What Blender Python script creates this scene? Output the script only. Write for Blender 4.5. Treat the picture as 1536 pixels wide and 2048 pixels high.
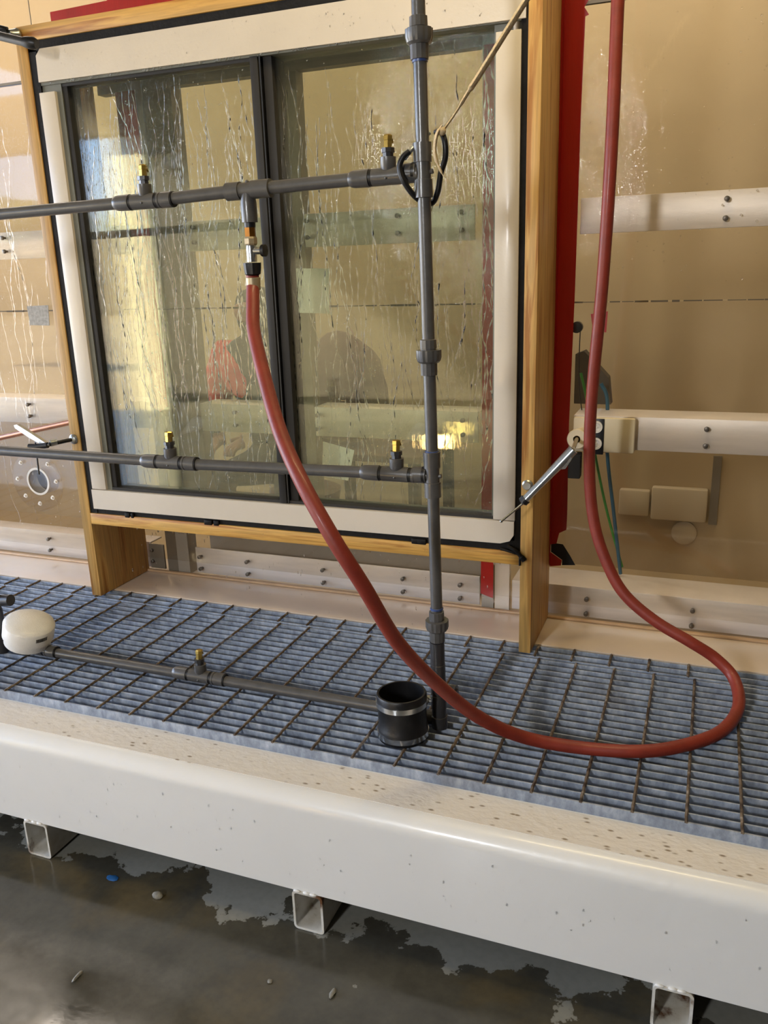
import bpy, bmesh, math, random
from mathutils import Vector, Matrix
random.seed(11)
S = bpy.context.scene
COL = S.collection
for o in list(bpy.data.objects): bpy.data.objects.remove(o)

# ------------------------------------------------------------------ camera
cam_d = bpy.data.cameras.new('camera'); cam = bpy.data.objects.new('camera', cam_d); COL.objects.link(cam)
cam_d.sensor_fit = 'HORIZONTAL'; cam_d.sensor_width = 36; cam_d.lens = 1664.74 * 36 / 1536
cam_d.clip_start = .02; cam_d.clip_end = 300
cam.matrix_world = (Matrix.Translation((1.94578, -2.13614, 1.05747)) @ Matrix.Rotation(.377521, 4, 'Z')
                    @ Matrix.Rotation(1.286108, 4, 'X') @ Matrix.Rotation(-.032609, 4, 'Z'))
S.camera = cam
S.view_settings.view_transform = 'Standard'; S.view_settings.look = 'None'
S.view_settings.gamma = 1; S.view_settings.use_curve_mapping = False
S.view_settings.exposure = .95
S.cycles.transparent_max_bounces = 32; S.cycles.max_bounces = 12; S.cycles.transmission_bounces = 10
S.cycles.sample_clamp_indirect = 6

# ------------------------------------------------------------------ sky
W = bpy.data.worlds.new('sky'); S.world = W; W.use_nodes = True
wn = W.node_tree; wn.nodes.clear()
tc = wn.nodes.new('ShaderNodeTexCoord'); sp = wn.nodes.new('ShaderNodeSeparateXYZ'); rp = wn.nodes.new('ShaderNodeValToRGB')
bg = wn.nodes.new('ShaderNodeBackground'); ow = wn.nodes.new('ShaderNodeOutputWorld')
wn.links.new(tc.outputs['Generated'], sp.inputs[0]); wn.links.new(sp.outputs['Z'], rp.inputs[0])
wn.links.new(rp.outputs[0], bg.inputs[0]); wn.links.new(bg.outputs[0], ow.inputs[0])
rp.color_ramp.elements[0].position = 0; rp.color_ramp.elements[0].color = (.95, .97, 1, 1)
rp.color_ramp.elements[1].position = .5; rp.color_ramp.elements[1].color = (.22, .42, .85, 1)
e = rp.color_ramp.elements.new(.12); e.color = (.42, .63, 1, 1)
bg.inputs['Strength'].default_value = 3.3

def light(name, kind, loc, energy, color, rot=None, target=None, **kw):
    d = bpy.data.lights.new(name, kind); d.energy = energy; d.color = color
    for k, v in kw.items(): setattr(d, k, v)
    o = bpy.data.objects.new(name, d); COL.objects.link(o); o.location = loc
    if target is not None:
        o.rotation_euler = (Vector(target) - Vector(loc)).to_track_quat('-Z', 'Y').to_euler()
    return o
# low warm sun over the open side of the bay: lights the yard and a patch of floor
light('sun', 'SUN', (-8, -10, 9), 26.0, (1, .90, .70), target=(-8 + .68, -10 - .58, 9 - .45), angle=.009)
# warm shop strip over the rig; front, chamber and bay lights are added fill
light('ceiling_lamp_warm', 'AREA', (1.7, -.75, 2.88), 13, (1, .78, .40), target=(1.4, .1, 0), shape='RECTANGLE', size=1.2, size_y=.15)
light('front_fill', 'AREA', (.46, -5.1, 1.9), 58, (.96, .975, 1), target=(1.25, -.7, -.1), shape='RECTANGLE', size=.30, size_y=.80)  # added low fill for the front beam and grating, no real fixture
light('chamber_fill', 'AREA', (1.5, 1.0, 2.70), 13, (1, .90, .74), target=(1.4, 1.75, 1.2), shape='RECTANGLE', size=2.6, size_y=.25)  # added fill that grades the chamber wall from the top down
light('chamber_fill', 'AREA', (-1.6, .9, 2.7), 17, (1, .90, .80), target=(-1.5, 1.75, .7), shape='RECTANGLE', size=2.2, size_y=.25)  # added fill that brightens the left half of the chamber
light('bay_fill', 'AREA', (-4.5, -1.55, 1.1), 66, (.95, .97, 1), target=(0, -1.55, 1.0), shape='RECTANGLE', size=3.2, size_y=2.6)  # added area light strengthening the side light from the open left end

# ------------------------------------------------------------------ materials
def srgb(r, g, b):
    return tuple((((c / 255 + .055) / 1.055) ** 2.4 if c > 10 else c / 255 / 12.92) for c in (r, g, b)) + (1,)
def newmat(name):
    m = bpy.data.materials.new(name); m.use_nodes = True; nt = m.node_tree
    return m, nt, nt.nodes['Principled BSDF'], nt.nodes['Material Output']
def tcoord(nt, scale=(1, 1, 1), rot=(0, 0, 0)):
    t = nt.nodes.new('ShaderNodeTexCoord'); mp = nt.nodes.new('ShaderNodeMapping')
    mp.inputs['Scale'].default_value = scale; mp.inputs['Rotation'].default_value = rot
    nt.links.new(t.outputs['Object'], mp.inputs[0]); return mp.outputs[0]
def noise(nt, vec, scale, detail=4, rough=.55, dist=0):
    n = nt.nodes.new('ShaderNodeTexNoise'); n.inputs['Scale'].default_value = scale; n.inputs['Detail'].default_value = detail
    n.inputs['Roughness'].default_value = rough; n.inputs['Distortion'].default_value = dist
    nt.links.new(vec, n.inputs['Vector']); return n.outputs['Fac']
def ramp(nt, fac, stops):
    r = nt.nodes.new('ShaderNodeValToRGB'); nt.links.new(fac, r.inputs[0]); el = r.color_ramp.elements
    while len(el) < len(stops): el.new(.5)
    for e_, (p, c) in zip(el, stops): e_.position = p; e_.color = c
    return r.outputs[0]
def mix(nt, fac, a, b, mode='MIX'):
    m = nt.nodes.new('ShaderNodeMix'); m.data_type = 'RGBA'; m.blend_type = mode
    for s, v in ((m.inputs[0], fac), (m.inputs[6], a), (m.inputs[7], b)):
        if hasattr(v, 'is_linked') or isinstance(v, bpy.types.NodeSocket): nt.links.new(v, s)
        else: s.default_value = v
    return m.outputs[2]
def bump(nt, h, bsdf, strength=.3, dist=.01):
    b = nt.nodes.new('ShaderNodeBump'); b.inputs['Strength'].default_value = strength; b.inputs['Distance'].default_value = dist
    nt.links.new(h, b.inputs['Height']); nt.links.new(b.outputs[0], bsdf.inputs['Normal']); return b
G = lambda v: (v, v, v, 1)

def plain(name, c, rough=.5, metal=0, var=.12, vscale=9, bstr=0, bscale=60, coat=0, spec=.5, stretch=(1, 1, 1)):
    m, nt, b, o = newmat(name)
    v = tcoord(nt, stretch); n = noise(nt, v, vscale)
    c2 = tuple(x * (1 - 2.2 * var) for x in c[:3]) + (1,)
    nt.links.new(ramp(nt, n, [(.3, c2), (.65, c)]), b.inputs['Base Color'])
    b.inputs['Roughness'].default_value = rough; b.inputs['Metallic'].default_value = metal
    b.inputs['Coat Weight'].default_value = coat; b.inputs['Coat Roughness'].default_value = .12; b.inputs['Specular IOR Level'].default_value = spec
    if bstr: bump(nt, noise(nt, v, bscale, 3), b, bstr, .003)
    return m

def wood(name, axis, light_c, dark_c):
    m, nt, b, o = newmat(name)
    st = [26, 26, 26]; st[axis] = 1.5; v = tcoord(nt, tuple(st))
    n1 = noise(nt, v, 1.0, 5, .6, 1.2)
    st2 = [90, 90, 90]; st2[axis] = 3; n2 = noise(nt, tcoord(nt, tuple(st2)), 1.5, 3)
    c = ramp(nt, n1, [(.36, dark_c), (.50, light_c), (.60, tuple(x * .86 for x in light_c[:3]) + (1,)), (.75, light_c)])
    c = mix(nt, .5, c, ramp(nt, n2, [(.3, G(.5)), (.6, G(1))]), 'MULTIPLY')
    st3 = [14, 14, 14]; st3[axis] = 5
    kn = nt.nodes.new('ShaderNodeTexVoronoi'); kn.inputs['Scale'].default_value = .55
    nt.links.new(tcoord(nt, tuple(st3)), kn.inputs['Vector'])
    c = mix(nt, ramp(nt, kn.outputs['Distance'], [(.03, G(.85)), (.10, G(0))]), c, tuple(x * .28 for x in dark_c[:3]) + (1,))
    nt.links.new(c, b.inputs['Base Color']); b.inputs['Roughness'].default_value = .48
    bump(nt, n2, b, .25, .002); return m

def rgb_pass(nt, ng_h, tint, ior, bstr, haze=0, hazec=(1, 1, 1, 1)):
    """clear sheet: fresnel mix of a tinted see-through and a mirror surface, water film as bump"""
    nt.nodes.clear()
    out = nt.nodes.new('ShaderNodeOutputMaterial'); tr = nt.nodes.new('ShaderNodeBsdfTransparent'); gl = nt.nodes.new('ShaderNodeBsdfGlossy')
    ge = nt.nodes.new('ShaderNodeNewGeometry'); dt = nt.nodes.new('ShaderNodeVectorMath'); dt.operation = 'DOT_PRODUCT'
    nt.links.new(ge.outputs['Normal'], dt.inputs[0]); nt.links.new(ge.outputs['Incoming'], dt.inputs[1])
    def mth(op, a, b_=None):
        q = nt.nodes.new('ShaderNodeMath'); q.operation = op
        for s_, v_ in ((q.inputs[0], a), (q.inputs[1], b_)):
            if v_ is None: continue
            if isinstance(v_, bpy.types.NodeSocket): nt.links.new(v_, s_)
            else: s_.default_value = v_
        return q.outputs[0]
    f0 = ((ior - 1) / (ior + 1)) ** 2       # Schlick reflectance, the same from both sides of the sheet
    ca = mth('SUBTRACT', 1.0, mth('ABSOLUTE', dt.outputs['Value'])); fo = mth('ADD', mth('MULTIPLY', mth('POWER', ca, 5.0), 1 - f0), f0); mx = nt.nodes.new('ShaderNodeMixShader')
    tr.inputs[0].default_value = tint; gl.inputs['Roughness'].default_value = .015
    h = ng_h(nt); b = nt.nodes.new('ShaderNodeBump'); b.inputs['Strength'].default_value = bstr; b.inputs['Distance'].default_value = .002
    nt.links.new(h, b.inputs['Height']); nt.links.new(b.outputs[0], gl.inputs['Normal'])
    nt.links.new(fo, mx.inputs[0]); nt.links.new(tr.outputs[0], mx.inputs[1]); nt.links.new(gl.outputs[0], mx.inputs[2])
    last = mx.outputs[0]
    if haze:
        df = nt.nodes.new('ShaderNodeBsdfDiffuse'); df.inputs[0].default_value = hazec
        m2 = nt.nodes.new('ShaderNodeMixShader')
        hz = nt.nodes.new('ShaderNodeMath'); hz.operation = 'MULTIPLY'; hz.inputs[1].default_value = haze
        nt.links.new(ramp(nt, h, [(.45, G(.15)), (.75, G(1))]), hz.inputs[0])
        nt.links.new(hz.outputs[0], m2.inputs[0]); nt.links.new(last, m2.inputs[1]); nt.links.new(df.outputs[0], m2.inputs[2]); last = m2.outputs[0]
    nt.links.new(last, out.inputs[0])
def film(nt):   # runs of water and fine drops
    a = noise(nt, tcoord(nt, (70, 70, 5)), 1, 4, .6, .8)
    d = nt.nodes.new('ShaderNodeTexVoronoi'); d.inputs['Scale'].default_value = 210; nt.links.new(tcoord(nt, (1, 1, .7)), d.inputs['Vector'])
    return mix(nt, .5, a, ramp(nt, d.outputs['Distance'], [(.12, G(1)), (.3, G(0))]))
def clearmat(name, tint, ior, bstr, haze=0, hazec=(1, 1, 1, 1)):
    m = bpy.data.materials.new(name); m.use_nodes = True; rgb_pass(m.node_tree, film, tint, ior, bstr, haze, hazec); return m

M = {}
M['frame_white'] = plain('frame_white', srgb(216, 204, 186), .32, 0, .03, 5, .12, 140, .2)
M['beam_white'] = plain('beam_white', srgb(228, 225, 218), .34, 0, .02, 3, .25, 45, .25)
M['wood_up'] = wood('wood_up', 2, srgb(216, 170, 96), srgb(172, 114, 46))
M['wood_across'] = wood('wood_across', 0, srgb(218, 168, 84), srgb(170, 108, 38))
M['seal'] = plain('seal', srgb(25, 22, 20), .6, 0, .2, 30, .5, 90, 0, .2)
M['sash_dark'] = plain('sash_dark', srgb(52, 50, 48), .5, 0, .1, 8, spec=.25)
M['jamb'] = plain('jamb', srgb(112, 112, 100), .5, 0, .1, 6)
M['pvc'] = plain('pvc', srgb(86, 84, 82), .30, 0, .10, 40, .10, 160, .25)
M['pvc_dark'] = plain('pvc_dark', srgb(54, 53, 54), .32, 0, .12, 40, .1, 160, .2)
M['black'] = plain('black', srgb(20, 20, 22), .4, 0, .15, 20, .2, 80)
M['brass'] = plain('brass', srgb(208, 176, 92), .28, .85, .12, 60)
M['brass_dark'] = plain('brass_dark', srgb(150, 98, 36), .35, .8, .15, 60)
M['steel'] = plain('steel', srgb(205, 208, 210), .22, .95, .06, 20)
M['zinc'] = plain('zinc', srgb(190, 196, 198), .30, .9, .1, 30)
M['ferrule'] = plain('ferrule', srgb(176, 160, 130), .4, .5, .1, 20)
M['blue_glue'] = plain('blue_glue', srgb(58, 78, 130), .35, 0, .1, 30)
M['hose'] = plain('hose', srgb(136, 48, 33), .5, 0, .10, 25, .15, 240, .1)
M['red_tape'] = plain('red_tape', srgb(160, 24, 13), .30, 0, .06, 6, .15, 30, .3, stretch=(8, 8, 1))
M['white_pvc'] = plain('white_pvc', srgb(236, 232, 224), .35, 0, .03, 30, .35, 260, .2)
M['cream_plastic'] = plain('cream_plastic', srgb(222, 208, 176), .4, 0, .03, 8)
M['rope'] = plain('rope', srgb(214, 190, 148), .7, 0, .15, 200, .5, 300)
M['alu'] = plain('alu', srgb(226, 218, 210), .38, .25, .06, 6, .1, 60, 0, stretch=(1, 1, 9))
M['post_brown'] = plain('post_brown', srgb(126, 116, 100), .45, .1, .08, 6)
M['post_grey'] = plain('post_grey', srgb(168, 160, 146), .4, .2, .06, 6)
M['tan_wall'] = plain('tan_wall', srgb(178, 156, 118), .6, 0, .05, 2.5, .25, 8)
M['box_dim'] = plain('box_dim', srgb(188, 172, 142), .6, 0, .03, 6)
M['paper'] = plain('paper', srgb(244, 244, 236), .7, 0, .02, 10)
M['bolt'] = plain('bolt', srgb(120, 112, 102), .4, .7, .2, 60)
M['cord_green'] = plain('cord_green', srgb(60, 150, 50), .5)
M['cord_blue'] = plain('cord_blue', srgb(44, 96, 120), .5)
M['building'] = plain('building', srgb(122, 112, 94), .8, 0, .1, 1)
M['building_dark'] = plain('building_dark', srgb(80, 71, 58), .8, 0, .1, 1)
M['pale_post'] = plain('pale_post', srgb(236, 226, 188), .8, 0, .05, 2)
M['yard'] = plain('yard', srgb(196, 172, 132), .9, 0, .15, .7)
M['leaf'] = plain('leaf', srgb(120, 128, 66), .8, 0, .25, 2)
M['skin'] = plain('skin', srgb(150, 108, 84), .6)
M['red_cloth'] = plain('red_cloth', srgb(200, 52, 50), .8, 0, .12, 8)
M['dark_cloth'] = plain('dark_cloth', srgb(52, 50, 46), .85, 0, .15, 10)
M['brown_cloth'] = plain('brown_cloth', srgb(112, 84, 74), .85, 0, .15, 6)
M['asphalt_chip'] = plain('asphalt_chip', srgb(140, 136, 124), .7, 0, .2, 90)
M['blue_chip'] = plain('blue_chip', srgb(30, 90, 150), .5)
M['glass'] = clearmat('glass', (.945, .965, .92, 1), 1.66, .16, .10, srgb(206, 202, 176))
M['acrylic'] = clearmat('acrylic', (.965, .95, .925, 1), 1.56, .10, .03, srgb(225, 205, 170))

# galvanised grating bars
def galv():
    m, nt, b, o = newmat('galvanised'); v = tcoord(nt)
    n = noise(nt, tcoord(nt, (45, 45, 22)), 1, 5, .65); n2 = noise(nt, v, 3.0, 4)
    c = ramp(nt, n, [(.25, srgb(104, 112, 126)), (.5, srgb(146, 156, 172)), (.78, srgb(192, 198, 208))])
    c = mix(nt, ramp(nt, n2, [(.55, G(0)), (.75, G(.6))]), c, srgb(96, 84, 66))
    nt.links.new(c, b.inputs['Base Color']); b.inputs['Metallic'].default_value = .2; b.inputs['Roughness'].default_value = .5; return m
M['galv'] = galv()
def rodmat():
    m, nt, b, o = newmat('rod_rusty'); n = noise(nt, tcoord(nt), 40, 3); nx = nt.nodes.new('ShaderNodeSeparateXYZ')
    c = ramp(nt, n, [(.35, srgb(62, 50, 42)), (.6, srgb(120, 106, 90)), (.75, srgb(176, 170, 160))])
    nt.links.new(c, b.inputs['Base Color']); b.inputs['Metallic'].default_value = .3; b.inputs['Roughness'].default_value = .5; return m
M['rod'] = rodmat()
# white top flange with chipped paint and grit
def flange():
    m, nt, b, o = newmat('flange_paint'); v = tcoord(nt)
    vo = nt.nodes.new('ShaderNodeTexVoronoi'); vo.inputs['Scale'].default_value = 42; vo.inputs['Randomness'].default_value = 1; nt.links.new(tcoord(nt, (.7, 1.5, 1)), vo.inputs['Vector'])
    spots = ramp(nt, vo.outputs['Distance'], [(.10, G(1)), (.24, G(0))])
    patch = ramp(nt, noise(nt, v, 2.2, 3), [(.42, G(0)), (.56, G(1))])
    g = mix(nt, 1, spots, patch, 'MULTIPLY')
    c = mix(nt, g, srgb(222, 214, 202), srgb(142, 126, 104))
    nt.links.new(c, b.inputs['Base Color']); b.inputs['Roughness'].default_value = .36
    bump(nt, noise(nt, tcoord(nt, (1, 1.6, 1)), 38, 4), b, .55, .004); return m
M['flange'] = flange()
# wet concrete floor: dry island under the stand, ragged waterline in front
def floor():
    m, nt, b, o = newmat('wet_concrete'); v = tcoord(nt)
    t = nt.nodes.new('ShaderNodeTexCoord'); s = nt.nodes.new('ShaderNodeSeparateXYZ'); nt.links.new(t.outputs['Object'], s.inputs[0])
    n = noise(nt, v, 5.5, 6, .62); n2 = noise(nt, v, 1.3, 4); n3 = noise(nt, v, 60, 3)
    ad = nt.nodes.new('ShaderNodeMath'); ad.operation = 'MULTIPLY_ADD'; ad.inputs[1].default_value = .75
    nt.links.new(n, ad.inputs[0]); nt.links.new(s.outputs['Y'], ad.inputs[2])
    # dry where y + .75*n > threshold
    dry = ramp(nt, ad.outputs[0], [(.0, G(0)), (.0, G(0))])
    mr = nt.nodes.new('ShaderNodeMapRange'); mr.inputs['From Min'].default_value = -.372; mr.inputs['From Max'].default_value = -.362
    nt.links.new(ad.outputs[0], mr.inputs['Value'])
    d = mr.outputs[0]
    wet = ramp(nt, n2, [(.3, srgb(60, 56, 44)), (.55, srgb(84, 81, 71)), (.75, srgb(72, 67, 52))])
    wet = mix(nt, .6, wet, ramp(nt, n, [(.36, G(.45)), (.62, G(1.05))]), 'MULTIPLY')
    wet = mix(nt, ramp(nt, noise(nt, v, 3.1, 5, .6, .4), [(.52, G(0)), (.66, G(.6))]), wet, srgb(96, 84, 58))
    dr = ramp(nt, n2, [(.3, srgb(122, 122, 114)), (.7, srgb(142, 140, 130))])
    c = mix(nt, d, wet, dr); c = mix(nt, .25, c, ramp(nt, n3, [(.3, G(.6)), (.6, G(1))]), 'MULTIPLY')
    nt.links.new(c, b.inputs['Base Color'])
    r = mix(nt, d, ramp(nt, n, [(.35, G(.10)), (.7, G(.28))]), G(.8)); nt.links.new(r, b.inputs['Roughness'])
    bump(nt, noise(nt, v, 14, 5), b, .12, .004); return m
M['floor'] = floor()
def watermat():
    m, nt, b, o = newmat('water'); b.inputs['Base Color'].default_value = (1, 1, 1, 1); b.inputs['Roughness'].default_value = .02
    b.inputs['IOR'].default_value = 1.33; b.inputs['Transmission Weight'].default_value = 1; return m
M['water'] = watermat()
def mistmat():
    m = bpy.data.materials.new('mist'); m.use_nodes = True; nt = m.node_tree; nt.nodes.clear()
    out = nt.nodes.new('ShaderNodeOutputMaterial'); v = nt.nodes.new('ShaderNodeVolumeScatter'); v.inputs['Density'].default_value = 3; v.inputs['Color'].default_value = (1, 1, 1, 1)
    nt.links.new(v.outputs[0], out.inputs['Volume']); return m
M['mist'] = mistmat()

# ------------------------------------------------------------------ mesh helpers
def V(*a): return Vector(a)
def basis(d):
    d = Vector(d).normalized(); u = d.cross(Vector((0, 0, 1)) if abs(d.z) < .9 else Vector((1, 0, 0))).normalized(); return d, u, d.cross(u).normalized()
class MB:
    def __init__(s): s.b = bmesh.new()
    def box(s, x0, x1, y0, y1, z0, z1, bev=0):
        r = bmesh.ops.create_cube(s.b, size=1); vs = r['verts']
        for v in vs: v.co = V(x0 + (v.co.x + .5) * (x1 - x0), y0 + (v.co.y + .5) * (y1 - y0), z0 + (v.co.z + .5) * (z1 - z0))
        if bev:
            es = {e for v in vs for e in v.link_edges}
            bmesh.ops.bevel(s.b, geom=list(es), offset=bev, segments=2, affect='EDGES', profile=.5)
        return s
    def ring(s, c, u, w, r, n, ph=0):
        return [s.b.verts.new(c + (u * math.cos(2 * math.pi * k / n + ph) + w * math.sin(2 * math.pi * k / n + ph)) * (r(k) if callable(r) else r)) for k in range(n)]
    def lathe(s, p, d, prof, n=28, ph=0, close=True):
        """prof: list of (distance along axis, radius)"""
        p = Vector(p); d, u, w = basis(d); last = None; first = None
        for t, r in prof:
            rg = s.ring(p + d * t, u, w, max(r, 1e-5), n, ph)
            if last:
                for k in range(n): s.b.faces.new((last[k], last[(k + 1) % n], rg[(k + 1) % n], rg[k]))
            else: first = rg
            last = rg
        if close: s.b.faces.new(first[::-1]); s.b.faces.new(last)
        return s
    def cyl(s, a, b_, r, n=20, ph=0):
        a = Vector(a); b_ = Vector(b_); return s.lathe(a, b_ - a, [(0, r), ((b_ - a).length, r)], n, ph)
    def tube(s, pts, r, n=14, close=True, sq=None):
        pts = [Vector(p) for p in pts]; last = None; first = None
        t0 = (pts[1] - pts[0]).normalized(); _, u, w = basis(t0)
        for i, p in enumerate(pts):
            t = (pts[min(i + 1, len(pts) - 1)] - pts[max(i - 1, 0)]).normalized()
            u = (u - t * u.dot(t)).normalized(); w = t.cross(u)
            rr = r[i] if isinstance(r, (list, tuple)) else r
            rg = [s.b.verts.new(p + (u * math.cos(2 * math.pi * k / n) + w * math.sin(2 * math.pi * k / n) * (sq or 1)) * rr) for k in range(n)]
            if last:
                for k in range(n): s.b.faces.new((last[k], last[(k + 1) % n], rg[(k + 1) % n], rg[k]))
            else: first = rg
            last = rg
        if close: s.b.faces.new(first[::-1]); s.b.faces.new(last)
        return s
    def prism(s, poly, ext):
        ext = Vector(ext); a = [s.b.verts.new(Vector(p)) for p in poly]; c = [s.b.verts.new(Vector(p) + ext) for p in poly]; n = len(a)
        s.b.faces.new(a); s.b.faces.new(c[::-1])
        for k in range(n): s.b.faces.new((a[(k + 1) % n], a[k], c[k], c[(k + 1) % n]))
        return s
    def ball(s, c, r, sub=2, sc=(1, 1, 1)):
        rr = bmesh.ops.create_icosphere(s.b, subdivisions=sub, radius=r)
        for v in rr['verts']: v.co = Vector((v.co.x * sc[0], v.co.y * sc[1], v.co.z * sc[2])) + Vector(c)
        return s
    def build(s, name, mat, parent=None, smooth=30, kind=None, label=None, cat=None, group=None, base=None):
        bmesh.ops.recalc_face_normals(s.b, faces=s.b.faces)
        xs = [v.co.copy() for v in s.b.verts]
        if parent is not None:
            org = WL[parent.name]
        else:
            lo = V(min(v.x for v in xs), min(v.y for v in xs), min(v.z for v in xs)); hi = V(max(v.x for v in xs), max(v.y for v in xs), max(v.z for v in xs))
            org = Vector(base) if base else V((lo.x + hi.x) / 2, (lo.y + hi.y) / 2, lo.z)
        for v in s.b.verts: v.co -= org
        me = bpy.data.meshes.new(name); s.b.to_mesh(me); s.b.free()
        me.materials.append(M[mat] if isinstance(mat, str) else mat)
        if smooth:
            me.polygons.foreach_set('use_smooth', [True] * len(me.polygons)); me.set_sharp_from_angle(angle=math.radians(smooth))
        o = bpy.data.objects.new(name, me); COL.objects.link(o)
        if parent is not None: o.parent = parent; WL[o.name] = org
        else: o.location = org; WL[o.name] = org
        tag(o, label, cat, group, kind); return o
WL = {}
def tag(o, label=None, cat=None, group=None, kind=None):
    if label: o['label'] = label
    if cat: o['category'] = cat
    if group: o['group'] = group
    if kind: o['kind'] = kind
def thing(name, loc, label, cat, group=None, kind=None):
    o = bpy.data.objects.new(name, None); COL.objects.link(o); o.location = loc; o.empty_display_size = .05; WL[o.name] = Vector(loc)
    tag(o, label, cat, group, kind); return o
def spline(pts, n=10):
    P = [Vector(p) for p in pts]; P = [2 * P[0] - P[1]] + P + [2 * P[-1] - P[-2]]; out = []
    for i in range(1, len(P) - 2):
        for k in range(n):
            t = k / n; a, b_, c, d = P[i - 1], P[i], P[i + 1], P[i + 2]
            out.append(.5 * ((2 * b_) + (c - a) * t + (2 * a - 5 * b_ + 4 * c - d) * t * t + (3 * b_ - a - 3 * c + d) * t ** 3))
    out.append(P[-2]); return out

# ================================================================== STRUCTURE
ZF = -.375
MB().box(-14, 8, -5.4, 6, ZF - .2, ZF).build('floor', 'floor', kind='structure', base=(0, 0, ZF))
MB().box(-60, 30, -60, -5.4, ZF - .3, ZF - .03).build('ground_yard', 'yard', kind='structure')
MB().box(-4.6, 6, -5.4, 4.5, 3.0, 3.15).build('ceiling', 'building', kind='structure')
# front wall of the bay behind the camera: solid right of the pale post, header over the opening
MB().box(-3.44, 6, -5.4, -5.2, ZF, 3.0).build('wall_front', 'building_dark', kind='structure')
MB().box(-14, -3.44, -5.4, -5.2, 2.42, 3.0).build('trim_1', 'building_dark', kind='structure')
MB().box(-3.92, -3.46, -5.75, -5.42, ZF, 2.9).build('trim_2', 'pale_post', kind='structure')
MB().box(5.9, 6.05, -5.2, 4.4, ZF, 3.0).build('wall_right', 'building_dark', kind='structure')
# test chamber behind the clear wall
MB().box(-4.2, 4.6, 1.75, 1.85, ZF, 3.0).build('wall_back', 'tan_wall', kind='structure')
MB().box(4.5, 4.6, .42, 1.75, ZF, 3.0).build('wall_chamber_right', 'tan_wall', kind='structure')
MB().box(-3.2, -3.1, .42, 1.75, ZF, 3.0).build('wall_chamber_left', 'tan_wall', kind='structure')

MB().box(-3.1, 4.5, .42, 1.75, ZF + .001, ZF + .02).build('floor_chamber', 'tan_wall', kind='structure')
# clear wall sheets
YA = .278
cw = thing('wall_clear', (1, YA, 0), None, None, kind='structure')
MB().box(-3.2, 4.6, YA, YA + .010, .952, 1.682).build('upper_sheet', 'acrylic', cw, 0)
MB().box(-3.2, 4.6, YA, YA + .010, .05, .948).build('lower_sheet', 'acrylic', cw, 0)
MB().box(-3.2, 4.6, YA, YA + .010, 1.690, 2.99).build('top_sheet', 'acrylic', cw, 0)
b = MB()
xx = -3.2
while xx < 4.6:
    w_ = random.uniform(.01, .05); h_ = random.uniform(.0008, .0035)
    b.box(xx, xx + w_, YA - .0008, YA + .006, .950 - h_, .950 + h_ * .8); xx += w_ + random.uniform(0, .012)
b.build('sheet_seam', plain('seam_grime', srgb(92, 80, 62), .7), cw, 0)
MB().box(-3.2, 4.6, YA - .001, YA + .012, 1.682, 1.690).build('sheet_seam', M['post_brown'], cw, 0)
MB().cyl((-.178, YA - .001, 1.70), (-.178, YA - .001, 2.2), .0015, 8).build('sheet_seam', M['post_brown'], cw)

def rail(name, x0, x1, z0, z1, depth, bolts, zb):
    t = thing(name, ((x0 + x1) / 2, YA + .012, z0), None, None, kind='structure')
    y0 = YA + .0125
    b = MB(); b.box(x0, x1, y0, y0 + .006, z0, z1, .001)
    if depth: b.box(x0, x1, y0 + .006, y0 + depth, z1 - .006, z1, .001)
    b.build('channel', 'alu', t)
    for x in bolts:
        for z in zb:
            b = MB(); b.lathe((x, YA - .007, z), (0, 1, 0), [(0, .0035), (.0012, .0068), (.0075, .0072), (.0075, .004), (.02, .004)], 14)
            b.build('bolt', 'bolt', t)
xs_far = [-1.652, -1.348, -1.043, -.738, -.433]
rail('trim_rail', -3.0, .19, 1.13, 1.222, 0, xs_far, (1.157, 1.203))
rail('trim_rail', .317, .62, 1.13, 1.222, 0, [.36], (1.157, 1.203))
rail('trim_rail', .752, 1.29, 1.127, 1.224, 0, [.766, 1.061, 1.255], (1.155, 1.203))
rail('trim_rail', 1.585, 4.4, 1.13, 1.222, 0, [1.952, 2.257, 2.562], (1.153, 1.200))
rail('trim_rail', -3.0, .19, .537, .632, .10, xs_far, (.565, .609))
rail('trim_rail', .317, .62, .537, .632, .10, [.458], (.563, .607))
rail('trim_rail', .752, 1.30, .537, .632, .10, [.766, 1.255], (.563, .607))
rail('trim_rail', 1.585, 4.4, .537, .632, .13, [1.947, 2.252, 2.557], (.560, .607))
rail('trim_rail', -3.0, .042, .006, .105, .07, xs_far, (.032, .078))
rail('trim_rail', .238, 1.305, .006, .103, 0, [.262, .458, .755, 1.047, 1.243], (.026, .072))
rail('trim_rail', 1.41, 4.4, .006, .103, .15, [1.643, 1.947, 2.252, 2.557], (.022, .070))
# wall posts seen through the window and below it
MB().box(.112, .158, YA + .012, YA + .06, .0, 1.68).build('trim_post', 'post_brown', kind='structure')
MB().box(.162, .212, YA + .005, YA + .06, .0, 1.68).build('trim_post', 'post_grey', kind='structure')
MB().box(.2125, .316, YA + .013, YA + .07, .30, 1.68).build('trim_post', 'post_brown', kind='structure')
MB().box(.622, .750, YA + .013, YA + .06, .30, 1.68).build('trim_post', 'post_brown', kind='structure')
MB().box(1.312, 1.350, YA + .011, YA + .03, .0, 1.68).build('trim_post', 'post_grey', kind='structure')
MB().box(1.356, 1.402, YA + .008, YA + .03, .0, 1.68).build('trim_post', 'frame_white', kind='structure')
MB().box(.04, 1.49, YA + .012, YA + .05, 1.62, 1.68).build('trim_rail', 'post_brown', kind='structure')
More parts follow.
